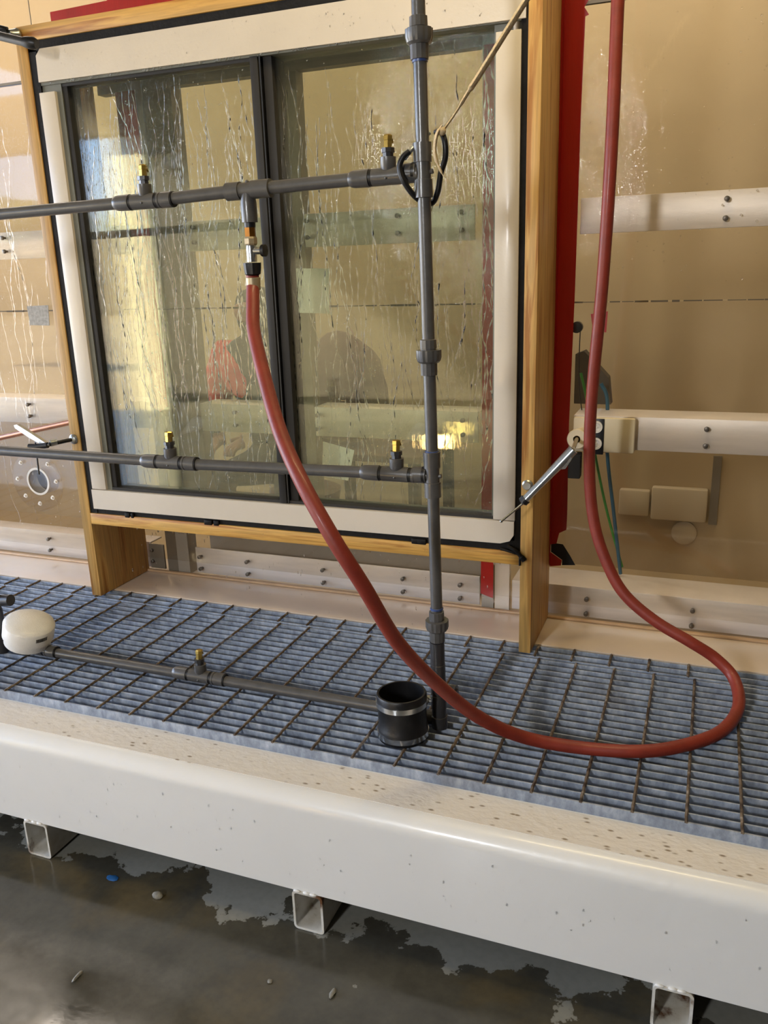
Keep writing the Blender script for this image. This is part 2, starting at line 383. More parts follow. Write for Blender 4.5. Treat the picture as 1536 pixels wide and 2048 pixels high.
# small splice plate low on the left, next to the side board
sp_ = thing('splice_plate', (.075, YA, .01), 'small dull brown splice plate with two bolts by the foot of the left side board', 'metal plate')
MB().box(.042, .106, YA + .002, YA + .009, .008, .102, .001).build('plate', 'post_brown', sp_)
for z in (.035, .078): MB().lathe((.055, YA - .008, z), (0, 1, 0), [(0, .004), (.001, .006), (.008, .007)], 12).build('bolt', 'bolt', sp_)

# ================================================================== STAND
st = thing('test_stand', (1.2, -.3, ZF), 'white painted steel stand with long front beam on rectangular tube feet', 'steel stand')
# front beam: rounded sheet profile
prof = [(-.642, -.026), (-.735, -.026)]
for k in range(1, 9):
    a = math.pi / 2 * k / 8; prof.append((-.735 - .040 * math.sin(a), -.066 + .040 * math.cos(a)))
prof += [(-.775, -.272), (-.769, -.272), (-.769, -.066)]
for k in range(1, 8):
    a = math.pi / 2 * (1 - k / 8); prof.append((-.735 - .034 * math.sin(a), -.066 + .034 * math.cos(a)))
prof += [(-.735, -.032), (-.642, -.032)]
MB().prism([(-2.2, y, z) for y, z in prof], (6.0, 0, 0)).build('front_beam', 'beam_white', st, 40)
MB().box(-2.2, 3.8, -.738, -.6425, -.0262, -.0250).build('beam_top_flange', 'flange', st, 0)
MB().box(-2.2, 3.8, -.6425, -.636, -.10, -.026).build('beam_lip', 'beam_white', st, 0)
MB().box(-2.2, 3.8, .072, .40, -.012, -.001, .0015).build('rear_ledge', plain('ledge_paint', srgb(222, 204, 184), .22, 0, .05, 3, .12, 14, .4), st)
MB().box(-2.2, 3.8, .072, .078, -.10, -.012).build('ledge_lip', 'black', st)
MB().box(-2.2, 3.8, .262, .277, -.001, .007, .003).build('ledge_weld', plain('weld_paint', srgb(206, 170, 130), .4), st)
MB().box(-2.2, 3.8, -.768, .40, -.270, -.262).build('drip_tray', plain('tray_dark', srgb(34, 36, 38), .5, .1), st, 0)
for i, x0 in enumerate((-.391, .382, 1.155, 1.928, 2.70)):
    b = MB(); o_, i_ = [], []
    def rr(x0_, x1_, z0_, z1_, r):
        pts = []
        for cx, cz, a0 in ((x1_ - r, z1_ - r, 0), (x0_ + r, z1_ - r, 90), (x0_ + r, z0_ + r, 180), (x1_ - r, z0_ + r, 270)):
            for k in range(5):
                a = math.radians(a0 + k * 22.5); pts.append((cx + r * math.cos(a), cz + r * math.sin(a)))
        return pts
    A = rr(x0, x0 + .075, ZF + .001, -.2725, .010); B = rr(x0 + .0055, x0 + .0695, ZF + .0065, -.278, .006); n = len(A)
    y0, y1 = -.778, .40
    va = [[b.b.verts.new((p[0], y, p[1])) for p in L] for L in (A, B) for y in (y0, y1)]
    for k in range(n):
        q = (k + 1) % n
        b.b.faces.new((va[0][k], va[0][q], va[1][q], va[1][k])); b.b.faces.new((va[2][q], va[2][k], va[3][k], va[3][q]))
        b.b.faces.new((va[0][q], va[0][k], va[2][k], va[2][q])); b.b.faces.new((va[1][k], va[1][q], va[3][q], va[3][k]))
    m_, nt, bs, _ = newmat('foot_paint_%d' % i)
    c_ = ramp(nt, noise(nt, tcoord(nt), 22, 5), [(.30, srgb(96, 62, 34)), (.42, srgb(196, 190, 176)), (.6, srgb(214, 210, 200))])
    nt.links.new(c_, bs.inputs['Base Color']); bs.inputs['Roughness'].default_value = .45
    b.build('foot_tube', m_, st)
    b = MB()
    for xk in (x0 + .012, x0 + .036, x0 + .052): b.ball((xk, -.777, -.272), .006, 2, (1.5, .6, .6))
    b.build('weld_bead', 'beam_white', st)

# ================================================================== GRATING
def grating(name, y0, y1, xr, label, nb, thick):
    t = thing(name, (1, y0, -.026), label, 'floor grating', 'galvanised gratings on the stand')
    for k in range(nb):
        y = y0 + thick / 2 + (y1 - y0 - thick) * k / (nb - 1)
        w_ = thick if k in (0,) else .0046
        MB().box(-2.15, 3.75, y - w_ / 2, y + w_ / 2, -.040, -.0015, .0016).build('bearing_bar', 'galv', t)
    x = xr
    while x > -2.1: x -= .1017
    x += .1017
    while x < 3.7:
        # twisted square rod lying across the bars
        pts = [(x + .0006 * math.sin(k * 2.1), y0 + (y1 - y0) * k / 60, -.0012 + .0004 * math.sin(k * 1.3)) for k in range(61)]
        MB().tube(pts, .0037, 5).build('cross_rod', 'rod', t); x += .1017
    return t
grating('floor_grating', -.6365, -.0195, 1.660, 'large galvanised steel bar grating under the pipe rack', 21, .006)
grating('floor_grating', -.0080, .0640, 1.643, 'narrow three-bar strip of galvanised grating along the rear ledge', 3, .0052)

# ================================================================== WOODEN FRAME
wf = thing('wooden_frame', (.764, .14, 0), 'open pine box frame holding the test window upright', 'wooden frame')
MB().box(0, .0375, 0, .274, .001, 1.7160, .001).build('side_board', 'wood_up', wf)
MB().box(1.4955, 1.5285, 0, .274, .001, 1.90, .001).build('side_board', 'wood_up', wf)
MB().box(0, 1.494, 0, .274, 1.7165, 1.7560, .001).build('top_board', 'wood_across', wf)
MB().box(.038, 1.495, 0, .272, .2625, .3000, .001).build('bottom_board', 'wood_across', wf)

# ================================================================== WINDOW UNIT
wu = thing('test_window', (.77, .03, .301), 'white framed two-pane sliding window sealed into the pine box, wet with spray', 'window')
# sealant
b = MB()
b.box(.038, .066, .004, .09, .301, 1.715); b.box(.038, 1.495, .004, .09, 1.688, 1.7155); b.box(1.478, 1.4952, .004, .09, .301, 1.715); b.box(.038, 1.495, .006, .09, .3005, .330)
for x, w_ in ((.19, .02), (.21, .012), (.50, .03), (.53, .02), (1.19, .02), (1.21, .03)): b.box(x - w_ / 2, x + w_ / 2, -.002, .01, .296, .313, .003)
b.tube(spline([(1.46, 0, .315), (1.485, -.003, .303), (1.500, -.004, .288), (1.508, -.003, .279)]), [.006] * 20 + [.008] * 11, 8)
b.tube(spline([(1.44, 0, .306), (1.470, -.002, .300), (1.488, -.002, .296)]), .004, 8)
b.tube(spline([(1.494, -.001, .30), (1.495, -.001, .28), (1.495, -.001, .262)]), .003, 6)
b.build('sealant_bead', 'seal', wu, 50)
sill = [(.058, .318), (.95, .319), (1.440, .3215), (1.466, .330), (1.477, .347), (1.4775, .386), (.058, .384)]
MB().prism([(x, -.002, z) for x, z in sill], (0, .055, 0)).build('frame_sill', 'frame_white', wu)
MB().prism([(x, -.002, z) for x, z in ((.066, 1.606), (1.49, 1.600), (1.49, 1.692), (.085, 1.692), (.068, 1.675))], (0, .05, 0)).build('frame_head', 'frame_white', wu)
MB().box(.060, .117, 0, .045, .386, 1.579, .0015).build('frame_stile', 'frame_white', wu)
MB().box(1.419, 1.4795, 0, .045, .3885, 1.579, .0015).build('frame_stile', 'frame_white', wu)
for x in (.090, 1.465): MB().cyl((x, .018, 1.579), (x, .018, 1.602), .008, 14).build('stile_pin', 'frame_white', wu)
b = MB()                                                    # inner dark frame and jamb liner
b.box(.0665, .135, .010, .088, .384, 1.60); b.box(1.412, 1.478, .016, .088, .384, 1.60)
b.box(.066, 1.478, .006, .088, 1.598, 1.66); b.box(.066, 1.478, .012, .088, .345, .388)
b.build('inner_frame', 'jamb', wu)
MB().box(.134, .152, .014, .050, .388, 1.598, .001).build('sash_stile', 'sash_dark', wu)
MB().box(.759, .783, .004, .050, .386, 1.60, .002).build('meeting_stile', 'sash_dark', wu)
MB().box(.786, .790, .006, .060, .386, 1.60).build('meeting_seal', 'black', wu)
MB().box(.792, .818, .016, .088, .386, 1.60, .002).build('meeting_stile', 'sash_dark', wu)
MB().box(.134, .786, .012, .05, 1.590, 1.600).build('sash_rail', 'sash_dark', wu)
MB().box(.134, 1.42, .010, .05, .385, .394).build('sash_rail', 'sash_dark', wu)
MB().box(.152, .759, .026, .030, .388, 1.595).build('glass_pane', 'glass', wu, 0)
MB().box(.152, .759, .042, .046, .388, 1.595).build('glass_pane', 'glass', wu, 0)
MB().box(.818, 1.4195, .034, .038, .388, 1.60).build('glass_pane', 'glass', wu, 0)
MB().box(.818, 1.4195, .052, .056, .388, 1.60).build('glass_pane', 'glass', wu, 0)

# ------------------------------------------------------------------ water on glass
def rivulets(x0, x1, z0, z1, y, n, wmin=.0009, wmax=.0026, seed=1):
    R = random.Random(seed); b = MB()
    for i in range(n):
        x = R.uniform(x0, x1); zt = z1 - (R.random() ** 1.5) * (z1 - z0) * .75; L = R.uniform(.12, .9); zb = max(z0, zt - L); w = R.uniform(wmin, wmax)
        pts = []; z = zt; vx = 0
        while z > zb:
            pts.append((min(max(x, x0), x1), z)); vx = .75 * vx + R.gauss(0, .0011); x += vx; z -= R.uniform(.006, .012)
        if len(pts) < 4: continue
        m_ = len(pts); last = None
        for j, (px, pz) in enumerate(pts):
            ww = w * (.55 + .45 * math.sin(j * 1.7 + i)) * (1 if 0 < j < m_ - 1 else .2); hh = ww * .55
            rg = [b.b.verts.new(q) for q in ((px - ww, y, pz), (px - ww * .6, y - hh * .75, pz), (px, y - hh, pz), (px + ww * .6, y - hh * .75, pz), (px + ww, y, pz))]
            if last:
                for k in range(4): b.b.faces.new((last[k], last[k + 1], rg[k + 1], rg[k]))
                b.b.faces.new((last[4], last[0], rg[0], rg[4]))
            last = rg
    return b
def drops(b, x0, x1, z0, z1, y, n, rmin, rmax, seed=2, el=1.3):
    R = random.Random(seed)
    for i in range(n):
        r = rmin + (rmax - rmin) * R.random() ** 2.5; c = (R.uniform(x0, x1), y, R.uniform(z0, z1))
        b.ball(c, r, 1, (1, .6, el))
    return b
b = rivulets(.155, .755, .392, 1.59, .0257, 130, seed=3); drops(b, .155, .755, .392, 1.59, .0255, 1100, .0006, .0022, 5)
b.build('water_runs', 'water', smooth=60, kind='stuff', label='water runs and beads on the left pane of the window', cat='water', group='water on the window and clear wall')
b = rivulets(.822, 1.415, .392, 1.59, .0337, 110, seed=4); drops(b, .822, 1.415, .392, 1.59, .0335, 900, .0006, .002, 6)
b.build('water_runs', 'water', smooth=60, kind='stuff', label='water runs and beads on the right pane of the window', cat='water', group='water on the window and clear wall')
b = rivulets(-.75, -.02, .12, 1.6, YA - .0003, 60, .001, .0024, seed=8); drops(b, -.75, -.02, .12, 1.3, YA - .0004, 700, .0008, .002, 9)
b.build('water_runs', 'water', smooth=60, kind='stuff', label='water runs and beads on the clear wall left of the pine box', cat='water', group='water on the window and clear wall')
b = MB(); drops(b, 1.6, 2.4, .98, 1.9, YA - .0004, 500, .0009, .003, 12, 1.0)
b.build('water_runs', 'water', smooth=60, kind='stuff', label='beads of water on the clear wall right of the pine box', cat='water', group='water on the window and clear wall')
b = MB(); drops(b, .0, 2.3, -.25, -.08, -.7752, 230, .0008, .0026, 14, 1.7)
b.build('water_beads', 'water', smooth=60, kind='stuff', label='scattered water beads on the white front beam', cat='water')
b = MB(); drops(b, .09, 1.46, 1.61, 1.685, -.0022, 160, .0007, .002, 15); drops(b, .09, 1.46, .325, .38, -.0022, 60, .0007, .002, 16)
b.build('water_beads', 'water', smooth=60, kind='stuff', label='scattered water beads on the white head and sill of the window frame', cat='water')
R = random.Random(21); b = MB()
for i in range(90):
    x = R.uniform(.2, 1.45); z = R.uniform(.02, .30); r = R.uniform(.0009, .0022); b.ball((x, R.uniform(-.03, .05), z), r, 1, (.8, .8, R.uniform(1.5, 4)))
b.build('falling_drops', 'water', smooth=60, kind='stuff', label='water drops falling from the bottom board of the pine box', cat='water')
b = MB()
for i in range(60):
    x = R.uniform(.1, 1.47); z = .262; r = R.uniform(.0015, .0035); b.ball((x, R.uniform(.002, .02), z - r), r, 1, (.8, .8, 2.2))
for i in range(80):
    x = R.uniform(.1, 1.4); b.ball((x, .0, 1.601), R.uniform(.001, .003), 1, (1, .8, 2))
b.build('hanging_drops', 'water', smooth=60, kind='stuff', label='drops hanging along the lower edges of the pine box and window head', cat='water')

# ================================================================== SPRAY RACK
rk = thing('spray_rack', (.72, -.45, 0), 'grey plastic pipe spray rack with brass nozzles standing in front of the window', 'pipe rack')
YR = -.45
def vx(z): return 1.404 - .0155 * z      # vertical pipe leans a hair
YB = -.437
def xpipe(a, b_): MB().cyl(a, b_, .0134, 24).build('pipe', 'pvc', rk)
xpipe((-.9, YR, 1.196), (.66, YR, 1.2205)); xpipe((.79, YR, 1.2225), (.945, YR, 1.228)); xpipe((1.03, YR, 1.230), (1.25, YR, 1.2345))
xpipe((.06, YR, .616), (.655, YR, .613)); xpipe((.785, YR, .611), (1.25, YR, .617))
xpipe((-.2, YB, .0185), (.655, YB, .0185)); xpipe((.785, YB, .0185), (1.36, YB, .0185))
xpipe((vx(1.50), YR, 1.50), (vx(2.2), YR, 2.2)); xpipe((vx(.9), YR, .9), (vx(1.45), YR, 1.45)); xpipe((vx(.66), YR, .66), (vx(.86), YR, .86)); xpipe((vx(.29), YR, .29), (vx(.585), YR, .585))
xpipe((.046, YR, .02), (.046, YR, 2.0))
def nozzle(x, y, z, dz=0, right_collar=True):
    d = V(1, 0, dz).normalized()
    p = V(x, y, z) - d * .085
    prof = [(0, .0136), (.004, .0158), (.012, .0172), (.044, .0178), (.0445, .0140), (.0505, .0140), (.051, .0172), (.114, .0172), (.1145, .0138), (.121, .0138)]
    if right_collar: prof += [(.1215, .0172), (.127, .0172), (.1275, .0158), (.130, .0158), (.1305, .0175), (.158, .0175), (.1585, .0136)]
    else: prof += [(.1215, .0175), (.128, .0175), (.1285, .0166), (.150, .0166)]
    t = MB().lathe(p, d, prof, 28)
    t.lathe((x, y, z - .004), (0, 0, 1), [(0, .004), (.012, .0125), (.022, .0160), (.040, .0162), (.0405, .0125)], 24)
    t.ball((x, y - .0165, z - .004), .003, 2)
    tee = t.build('tee_fitting', 'pvc', rk)
    for t0, t1 in ((.0446, .0504), (.1146, .1208)) + (((.1586, .1612),) if right_collar else ()):
        MB().lathe(p, d, [(t0, .0166), (t1, .0166)], 24).build('gasket_ring', 'black', rk)
    nz = MB().lathe((x, y, z + .036), (0, 0, 1), [(0, .0112), (.008, .0112), (.0085, .0138), (.017, .0138), (.0172, .010)], 8).build('nozzle_bushing', 'pvc_dark', rk, 25)
    h = MB().lathe((x, y, z + .052), (0, .12, 1), [(0, .0088), (.014, .0092), (.015, .0100), (.023, .0100), (.0255, .0080)], 6, .3)
    h.lathe((x, y + .006, z + .066), (.75, .6, .3), [(0, .0055), (.0080, .0055), (.0082, .003)], 12)
    h.build('spray_nozzle', 'brass', rk, 25)
nozzle(.720, YR, 1.2205, .004); nozzle(1.311, YR, 1.235, .01, False)
nozzle(.714, YR, .612); nozzle(1.311, YR, .617, .002, False)
nozzle(.728, YB, .0205); nozzle(.165, YB, .0205)
xpipe((1.36, YR, 1.2365), (1.39, YR, 1.237)); xpipe((1.34, YR, .618), (1.39, YR, .618))
def cross_tee(z, dz=0):
    x = vx(z); d = V(vx(z + .1) - vx(z), 0, .1)
    b = MB(); b.lathe((x, YR, z - .050), d, [(0, .0136), (.0005, .0186), (.034, .0182), (.0345, .0160), (.066, .0160), (.0665, .0184), (.102, .0190), (.1025, .0136)], 28)
    b.lathe((x - .043, YR, z), (1, 0, 0), [(0, .0170), (.020, .0170), (.0205, .0182), (.030, .0182)], 24)
    b.lathe((x + .014, YR, z - .002), (1, 0, .1), [(0, .005), (.006, .005), (.007, .003)], 10)
    b.build('tee_fitting', 'pvc', rk)
    MB().lathe((x - .022, YR, z), (1, 0, 0), [(0, .0186), (.006, .0186)], 24).build('gasket_ring', 'black', rk)
cross_tee(1.240); cross_tee(.620)
def union(zc, blue=None):
    x = vx(zc); d = V(vx(zc + .1) - vx(zc), 0, .1)
    b = MB(); b.lathe((x, YR, zc - .043), d, [(0, .0137), (.0006, .0178), (.026, .0182), (.0265, .0170), (.056, .0170), (.0565, .0180), (.074, .0176), (.0755, .0140)], 12)
    b.build('union_socket', 'pvc', rk, 20)
    n_ = 32; pr = [(0, .020), (.004, .0245), (.012, .0268), (.027, .0268), (.0275, .0180)]
    b = MB(); p = Vector((x, YR, zc - .017)); dd, u, w = basis(d); last = None; first = None
    for t, r in pr:
        rg = b.ring(p + dd * t, u, w, (lambda k, r=r: r * (1.0 if k % 4 else .945)), n_)
        if last:
            for k in range(n_): b.b.faces.new((last[k], last[(k + 1) % n_], rg[(k + 1) % n_], rg[k]))
        else: first = rg
        last = rg
    b.b.faces.new(first[::-1]); b.b.faces.new(last)
    b.build('union_nut', 'pvc', rk, 20)
    if blue is not None: MB().lathe((vx(blue), YR, blue), d, [(0, .0150), (.004, .0152), (.0045, .0145)], 20).build('glue_ring', 'blue_glue', rk)
union(1.4815, 1.4345); union(.880); union(.267, .3405 - .037)
MB().lathe((vx(.67), YR, .670), (0, 0, 1), [(0, .0150), (.004, .0152), (.0045, .0145)], 20).build('glue_ring', 'blue_glue', rk)
# foot of the vertical pipe
b = MB(); b.lathe((vx(.1), YR, .0005), V(vx(.1) - vx(0), 0, .1), [(0, .019), (.030, .0195), (.0305, .0170), (.052, .0170), (.0525, .0188), (.086, .0186), (.0865, .0170), (.108, .0178), (.122, .0183), (.1225, .0176), (.165, .0176), (.1655, .0170), (.222, .0170), (.2225, .0136)], 28)
b.lathe((vx(.1) + .010, YR, .098), (1, -.05, 0), [(0, .0150), (.014, .0155), (.020, .0185), (.032, .0185), (.0325, .012)], 20)
b.lathe((vx(0) - .045, YR + .006, .0185), (1, 0, 0), [(0, .0175), (.034, .0175)], 24)
b.build('foot_fitting', 'pvc_dark', rk)
MB().lathe((vx(.1) + .0425, YR - .001, .098), (1, 0, 0), [(0, .012), (.003, .010)], 16).build('end_plug', 'black', rk)
# left upright fittings
b = MB(); b.lathe((.046, YR, .0005), (0, 0, 1), [(0, .0185), (.045, .0185), (.0455, .0165), (.075, .0165), (.0755, .0182), (.135, .0182), (.1355, .0165), (.15, .0165), (.1505, .0182), (.20, .0182), (.2005, .0136)], 24)
b.lathe((.050, YR, .165), (1, 0, .12), [(0, .010), (.025, .011), (.0255, .0165), (.060, .0165), (.0605, .010)], 20)
b.build('tee_fitting', 'pvc_dark', rk)
b = MB(); b.lathe((.046, YR, .612), (1, 0, 0), [(0, .017), (.055, .017), (.0555, .0145), (.062, .0145), (.0625, .0178), (.098, .0178), (.0985, .0136)], 24)
b.lathe((.046, YR, .575), (0, 0, 1), [(0, .018), (.08, .018)], 24)
b.build('tee_fitting', 'pvc_dark', rk)
MB().lathe((.030, YR - .02, .225), (1, -.3, .2), [(0, .012), (.020, .014), (.021, .008)], 14).build('red_cap', 'red_cloth', rk)
# hose connection under the upper cross pipe
b = MB(); zt = 1.2285
b.lathe((.934, YR, zt - .001), (1, 0, .018), [(0, .0136), (.0005, .0188), (.034, .0190), (.0345, .0158), (.062, .0158), (.0625, .0190), (.108, .0192), (.1085, .0136)], 28)
b.lathe((.985, YR, zt - .066), (0, 0, 1), [(0, .0175), (.040, .0178), (.055, .0150), (.066, .013)], 28)
b.ball((.985, YR, zt + .0165), .0045, 2)
b.build('tee_fitting', 'pvc', rk)
v_ = thing('x', (0, 0, 0), None, None); bpy.data.objects.remove(v_)
MB().lathe((.9845, YR, 1.152), (0, 0, 1), [(0, .0122), (.011, .0124)], 20).build('hose_bushing', 'black', rk)
MB().lathe((.9843, YR, 1.133), (0, 0, 1), [(0, .0125), (.019, .0125)], 6, .35).build('hex_nipple', 'brass_dark', rk, 20)
MB().lathe((.984, YR, 1.115), (0, 0, 1), [(0, .0125), (.003, .0145), (.014, .0148), (.018, .013)], 8, .2).build('swivel_nut', 'ferrule', rk, 20)
b = MB().lathe((.9835, YR, 1.080), (0, 0, 1), [(0, .011), (.030, .0112), (.036, .010)], 20)
b.lathe((.990, YR, 1.103), (1, 0, 0), [(0, .008), (.020, .0075), (.0205, .006)], 16)
valve = b.build('ball_valve', 'steel', rk)
MB().lathe((1.0095, YR, 1.103), (1, 0, 0), [(0, .0095), (.001, .013), (.009, .013), (.010, .011)], 16).build('valve_handle', 'black', valve)
b = MB(); n_ = 24; p = V(.983, YR, 1.052); last = None
for t, r in [(0, .0135), (.002, .0178), (.012, .0195), (.026, .0205), (.0265, .012)]:
    rg = b.ring(p + V(0, 0, t), V(1, 0, 0), V(0, 1, 0), (lambda k, r=r: r * (1.0 if k % 4 < 2 else .88)), n_)
    if last:
        for k in range(n_): b.b.faces.new((last[k], last[(k + 1) % n_], rg[(k + 1) % n_], rg[k]))
    else: b.b.faces.new(rg[::-1])
    last = rg
b.b.faces.new(last); b.build('coupling_nut', 'black', rk, 25)
# spray mist at nozzles
for i, (x, y, z, wh) in enumerate(((.735, YR, 1.288, 'upper left'), (1.318, YR, 1.300, 'upper right'), (.730, YR, .680, 'lower left'), (1.315, YR, .685, 'lower right'), (.745, YB, .088, 'bottom'))):
    MB().lathe((x + .006, y + .018, z), (.55, .75, .45), [(0, .002), (.02, .009), (.045, .018), (.06, .016), (.07, .006)], 14).build('spray_mist', 'mist', kind='stuff', smooth=60,
        label='faint puff of mist leaving the %s spray nozzle' % wh, cat='mist')

# ------------------------------------------------------------------ red hose
hp = [(.982, -.450, 1.052), (.981, -.450, 1.030), (.996, -.483, .985), (1.021, -.530, .935), (1.098, -.633, .846), (1.182, -.735, .756), (1.262, -.805, .674), (1.330, -.830, .583), (1.375, -.810, .492),
      (1.415, -.745, .354), (1.470, -.655, .223), (1.533, -.575, .118), (1.613, -.500, .042), (1.724, -.464, .0165), (1.851, -.439, .0155), (1.943, -.387, .0155), (2.026, -.297, .0155),
      (2.066, -.180, .022), (2.056, -.085, .048), (2.010, -.058, .085), (1.947, -.060, .123), (1.859, -.048, .164), (1.780, -.033, .221), (1.731, -.018, .294), (1.692, -.004, .395), (1.673, .0, .529),
      (1.673, -.017, .725), (1.690, -.032, 1.014), (1.697, -.029, 1.300), (1.693, .010, 1.613), (1.690, .04, 2.0), (1.690, .06, 2.6)]
hs = thing('rubber_hose', (1.72, -.45, 0), 'red rubber hose looping from the rack valve down over the grating', 'hose')
MB().tube(spline(hp, 10), .0147, 20).build('hose_tube', 'hose', hs, 60)
MB().lathe((.982, -.4495, 1.020), (0, 0, 1), [(0, .0150), (.001, .0160), (.026, .0160), (.027, .0150)], 24).build('crimp_ferrule', 'ferrule', hs)

# ------------------------------------------------------------------ rope, cord loop
rp_ = thing('strap_rope', (1.43, -.45, 1.23), 'tan webbing strap tied to the rack and pulled up to the right', 'strap')
MB().tube(spline([(1.424, -.455, 1.305), (1.450, -.45, 1.337), (1.476, -.448, 1.373), (1.50, -.445, 1.405), (1.584, -.44, 1.517), (1.80, -.42, 1.80)], 8), [.0045] * 12 + [.0075] * 6 + [.0115] * 23, 8, sq=.5).build('strap_line', 'rope', rp_, 60)
MB().tube(spline([(1.428, -.462, 1.318), (1.418, -.466, 1.300), (1.414, -.466, 1.270), (1.421, -.464, 1.245), (1.434, -.460, 1.218)], 8), [.004] * 4 + [.0075] * 18 + [.005] * 6 + [.002] * 5, 10, sq=.5).build('strap_tail', 'rope', rp_, 60)
MB().ball((1.427, -.460, 1.308), .0085, 2).build('knot', 'rope', rp_)
cl = thing('cord_loop', (1.39, -.45, 1.18), 'black rubber cord looped around the upper right tee of the rack', 'cord')
MB().tube(spline([(1.405, -.428, 1.312), (1.419, -.440, 1.310), (1.430, -.450, 1.290), (1.430, -.448, 1.262), (1.418, -.440, 1.235), (1.408, -.432, 1.200), (1.392, -.428, 1.180), (1.372, -.456, 1.190), (1.352, -.473, 1.220), (1.343, -.473, 1.247), (1.350, -.470, 1.266), (1.362, -.465, 1.276)], 8), .0058, 10).build('cord', 'black', cl, 60)
MB().tube(spline([(1.352, -.468, 1.262), (1.366, -.462, 1.280), (1.378, -.440, 1.297), (1.392, -.428, 1.312)], 6), .0038, 10).build('hook_wire', 'zinc', cl, 60)

# ------------------------------------------------------------------ black rubber coupling
cc = V(1.334, -.515, .0005)
cu = thing('rubber_coupling', cc, 'black rubber pipe coupling with two steel bands standing open on the grating', 'coupling')
MB().lathe(cc, (-.03, .02, 1), [(0, .050), (0, .0575), (.004, .059), (.030, .059), (.034, .057), (.074, .057), (.080, .059), (.108, .059), (.113, .057), (.113, .0525), (.004, .050)], 48, close=False).build('rubber_sleeve', 'black', cu, 40)
for h in (.008, .084):
    MB().lathe(cc + V(-.03, .02, 1) * h, (-.03, .02, 1), [(0, .0592), (0, .0605), (.0125, .0605), (.0125, .0592)], 48, close=False).build('steel_band', 'steel', cu, 40)
MB().box(cc.x + .050, cc.x + .064, cc.y + .018, cc.y + .034, .086, .100, .002).build('band_screw', 'steel', cu)

# ------------------------------------------------------------------ white cap
cp = thing('dome_fitting', (.150, -.45, .04), 'white plastic dome cap with small barcode over left end of bottom pipe', 'pipe cap')
ax = V(.34, -.04, 1).normalized(); base = V(.150, -.452, .050)
MB().lathe(base, ax, [(0, .050), (0, .0640), (.022, .0645), (.0222, .0700), (.062, .0705), (.066, .068), (.074, .055), (.080, .036), (.083, .016), (.0835, 0)], 48, close=False).build('cap_body', 'white_pvc', cp, 35)
d_, u_, w_ = basis(ax)
b = MB(); R = random.Random(4)
def capp(ang, h, r=.0708): return base + ax * h + (u_ * math.cos(ang) + w_ * math.sin(ang)) * r
camv = V(1.94578, -2.13614, 1.05747) - base
best = max(range(360), key=lambda k: (u_ * math.cos(math.radians(k)) + w_ * math.sin(math.radians(k))).dot(camv))
sgn = 1 if (u_ * math.cos(math.radians(best + 10)) + w_ * math.sin(math.radians(best + 10))).x > (u_ * math.cos(math.radians(best)) + w_ * math.sin(math.radians(best))).x else -1
a = math.radians(best + sgn * 18)
for k in range(22):
    wd = R.choice((.008, .014, .022)); a2 = a + sgn * wd
    b.prism([capp(a, .043), capp(a2, .043), capp(a2, .055), capp(a, .055)], (u_ * math.cos(a) + w_ * math.sin(a)) * .0003); a = a2 + sgn * R.choice((.006, .010, .014))
b.build('barcode', 'pvc_dark', cp, 0)

# ================================================================== CLAMPS
c1 = thing('toggle_clamp', (.017, -.02, .54), 'zinc swing clamp bolted low on the left side board', 'clamp')
MB().lathe((.014, -.0005, .552), (0, -1, 0), [(0, .016), (.004, .0165), (.007, .013), (.010, .012), (.013, .006)], 20).build('washer_bolt', 'zinc', c1)
MB().cyl((.014, -.008, .552), (-.020, -.075, .548), .0065, 14).build('threaded_stud', 'black', c1)
MB().lathe((-.010, -.055, .552), (-.5, -.85, -.06), [(0, .0105), (.020, .0115)], 16).build('clamp_nut', 'zinc', c1)
MB().prism([(-.020, -.082, .548), (-.028, -.082, .538), (-.100, -.075, .565), (-.160, -.07, .594), (-.163, -.07, .604), (-.150, -.07, .606), (-.100, -.075, .585)], (0, .014, 0)).build('clamp_arm', 'zinc', c1)
MB().tube([(-.024, -.080, .546), (-.060, -.085, .541), (-.092, -.09, .540)], .0095, 14).build('clamp_sleeve', 'black', c1)
MB().cyl((-.066, -.088, .555), (-.073, -.085, .448), .0028, 10).build('clamp_rod', 'pvc_dark', c1)
tb = thing('support_tube', (-.3, .1, .5), 'thin wet metal tube running left behind the left clamp', 'tube')
MB().cyl((-.8, .098, .437), (-.003, .1, .603), .0095, 16).build('tube_wall', plain('copper_tone', srgb(196, 140, 112), .25, .6), tb)
c2 = thing('toggle_clamp', (1.51, -.05, .46), 'zinc swing clamp angled up to the right on the right side board', 'clamp')
MB().lathe((1.513, -.0005, .492), (0, -1, 0), [(0, .014), (.003, .0145), (.006, .011), (.014, .010)], 20).build('washer_bolt', 'zinc', c2)
b = MB(); p0 = V(1.519, -.062, .468); p1 = V(1.634, -.03, .600)
b.tube([p0, p0.lerp(p1, .3), p0.lerp(p1, .7), p1], [.0125, .0125, .0155, .0165], 16, sq=.8); b.build('clamp_arm', 'zinc', c2)
MB().prism([(1.606, -.046, .550), (1.618, -.046, .552), (1.634, -.046, .580), (1.626, -.046, .590), (1.610, -.046, .575)], (0, .012, 0)).build('clamp_catch', 'steel', c2)
MB().lathe(p0 - (p1 - p0).normalized() * .012, p1 - p0, [(0, .007), (.004, .0135), (.015, .014)], 16).build('clamp_collar', 'black', c2)
MB().cyl((1.516, -.068, .460), (1.467, -.105, .418), .0029, 10).build('clamp_rod', 'steel', c2)
MB().ball((1.467, -.105, .418), .0042, 2).build('rod_tip', 'steel', c2)
MB().cyl((1.634, -.03, .602), (1.612, .176, .585), .0055, 12).build('clamp_shaft', 'ferrule', c2)
rl = thing('spacer_roll', (1.61, .22, .56), 'cream cylindrical spacer at the upper end of the right clamp', 'spacer')
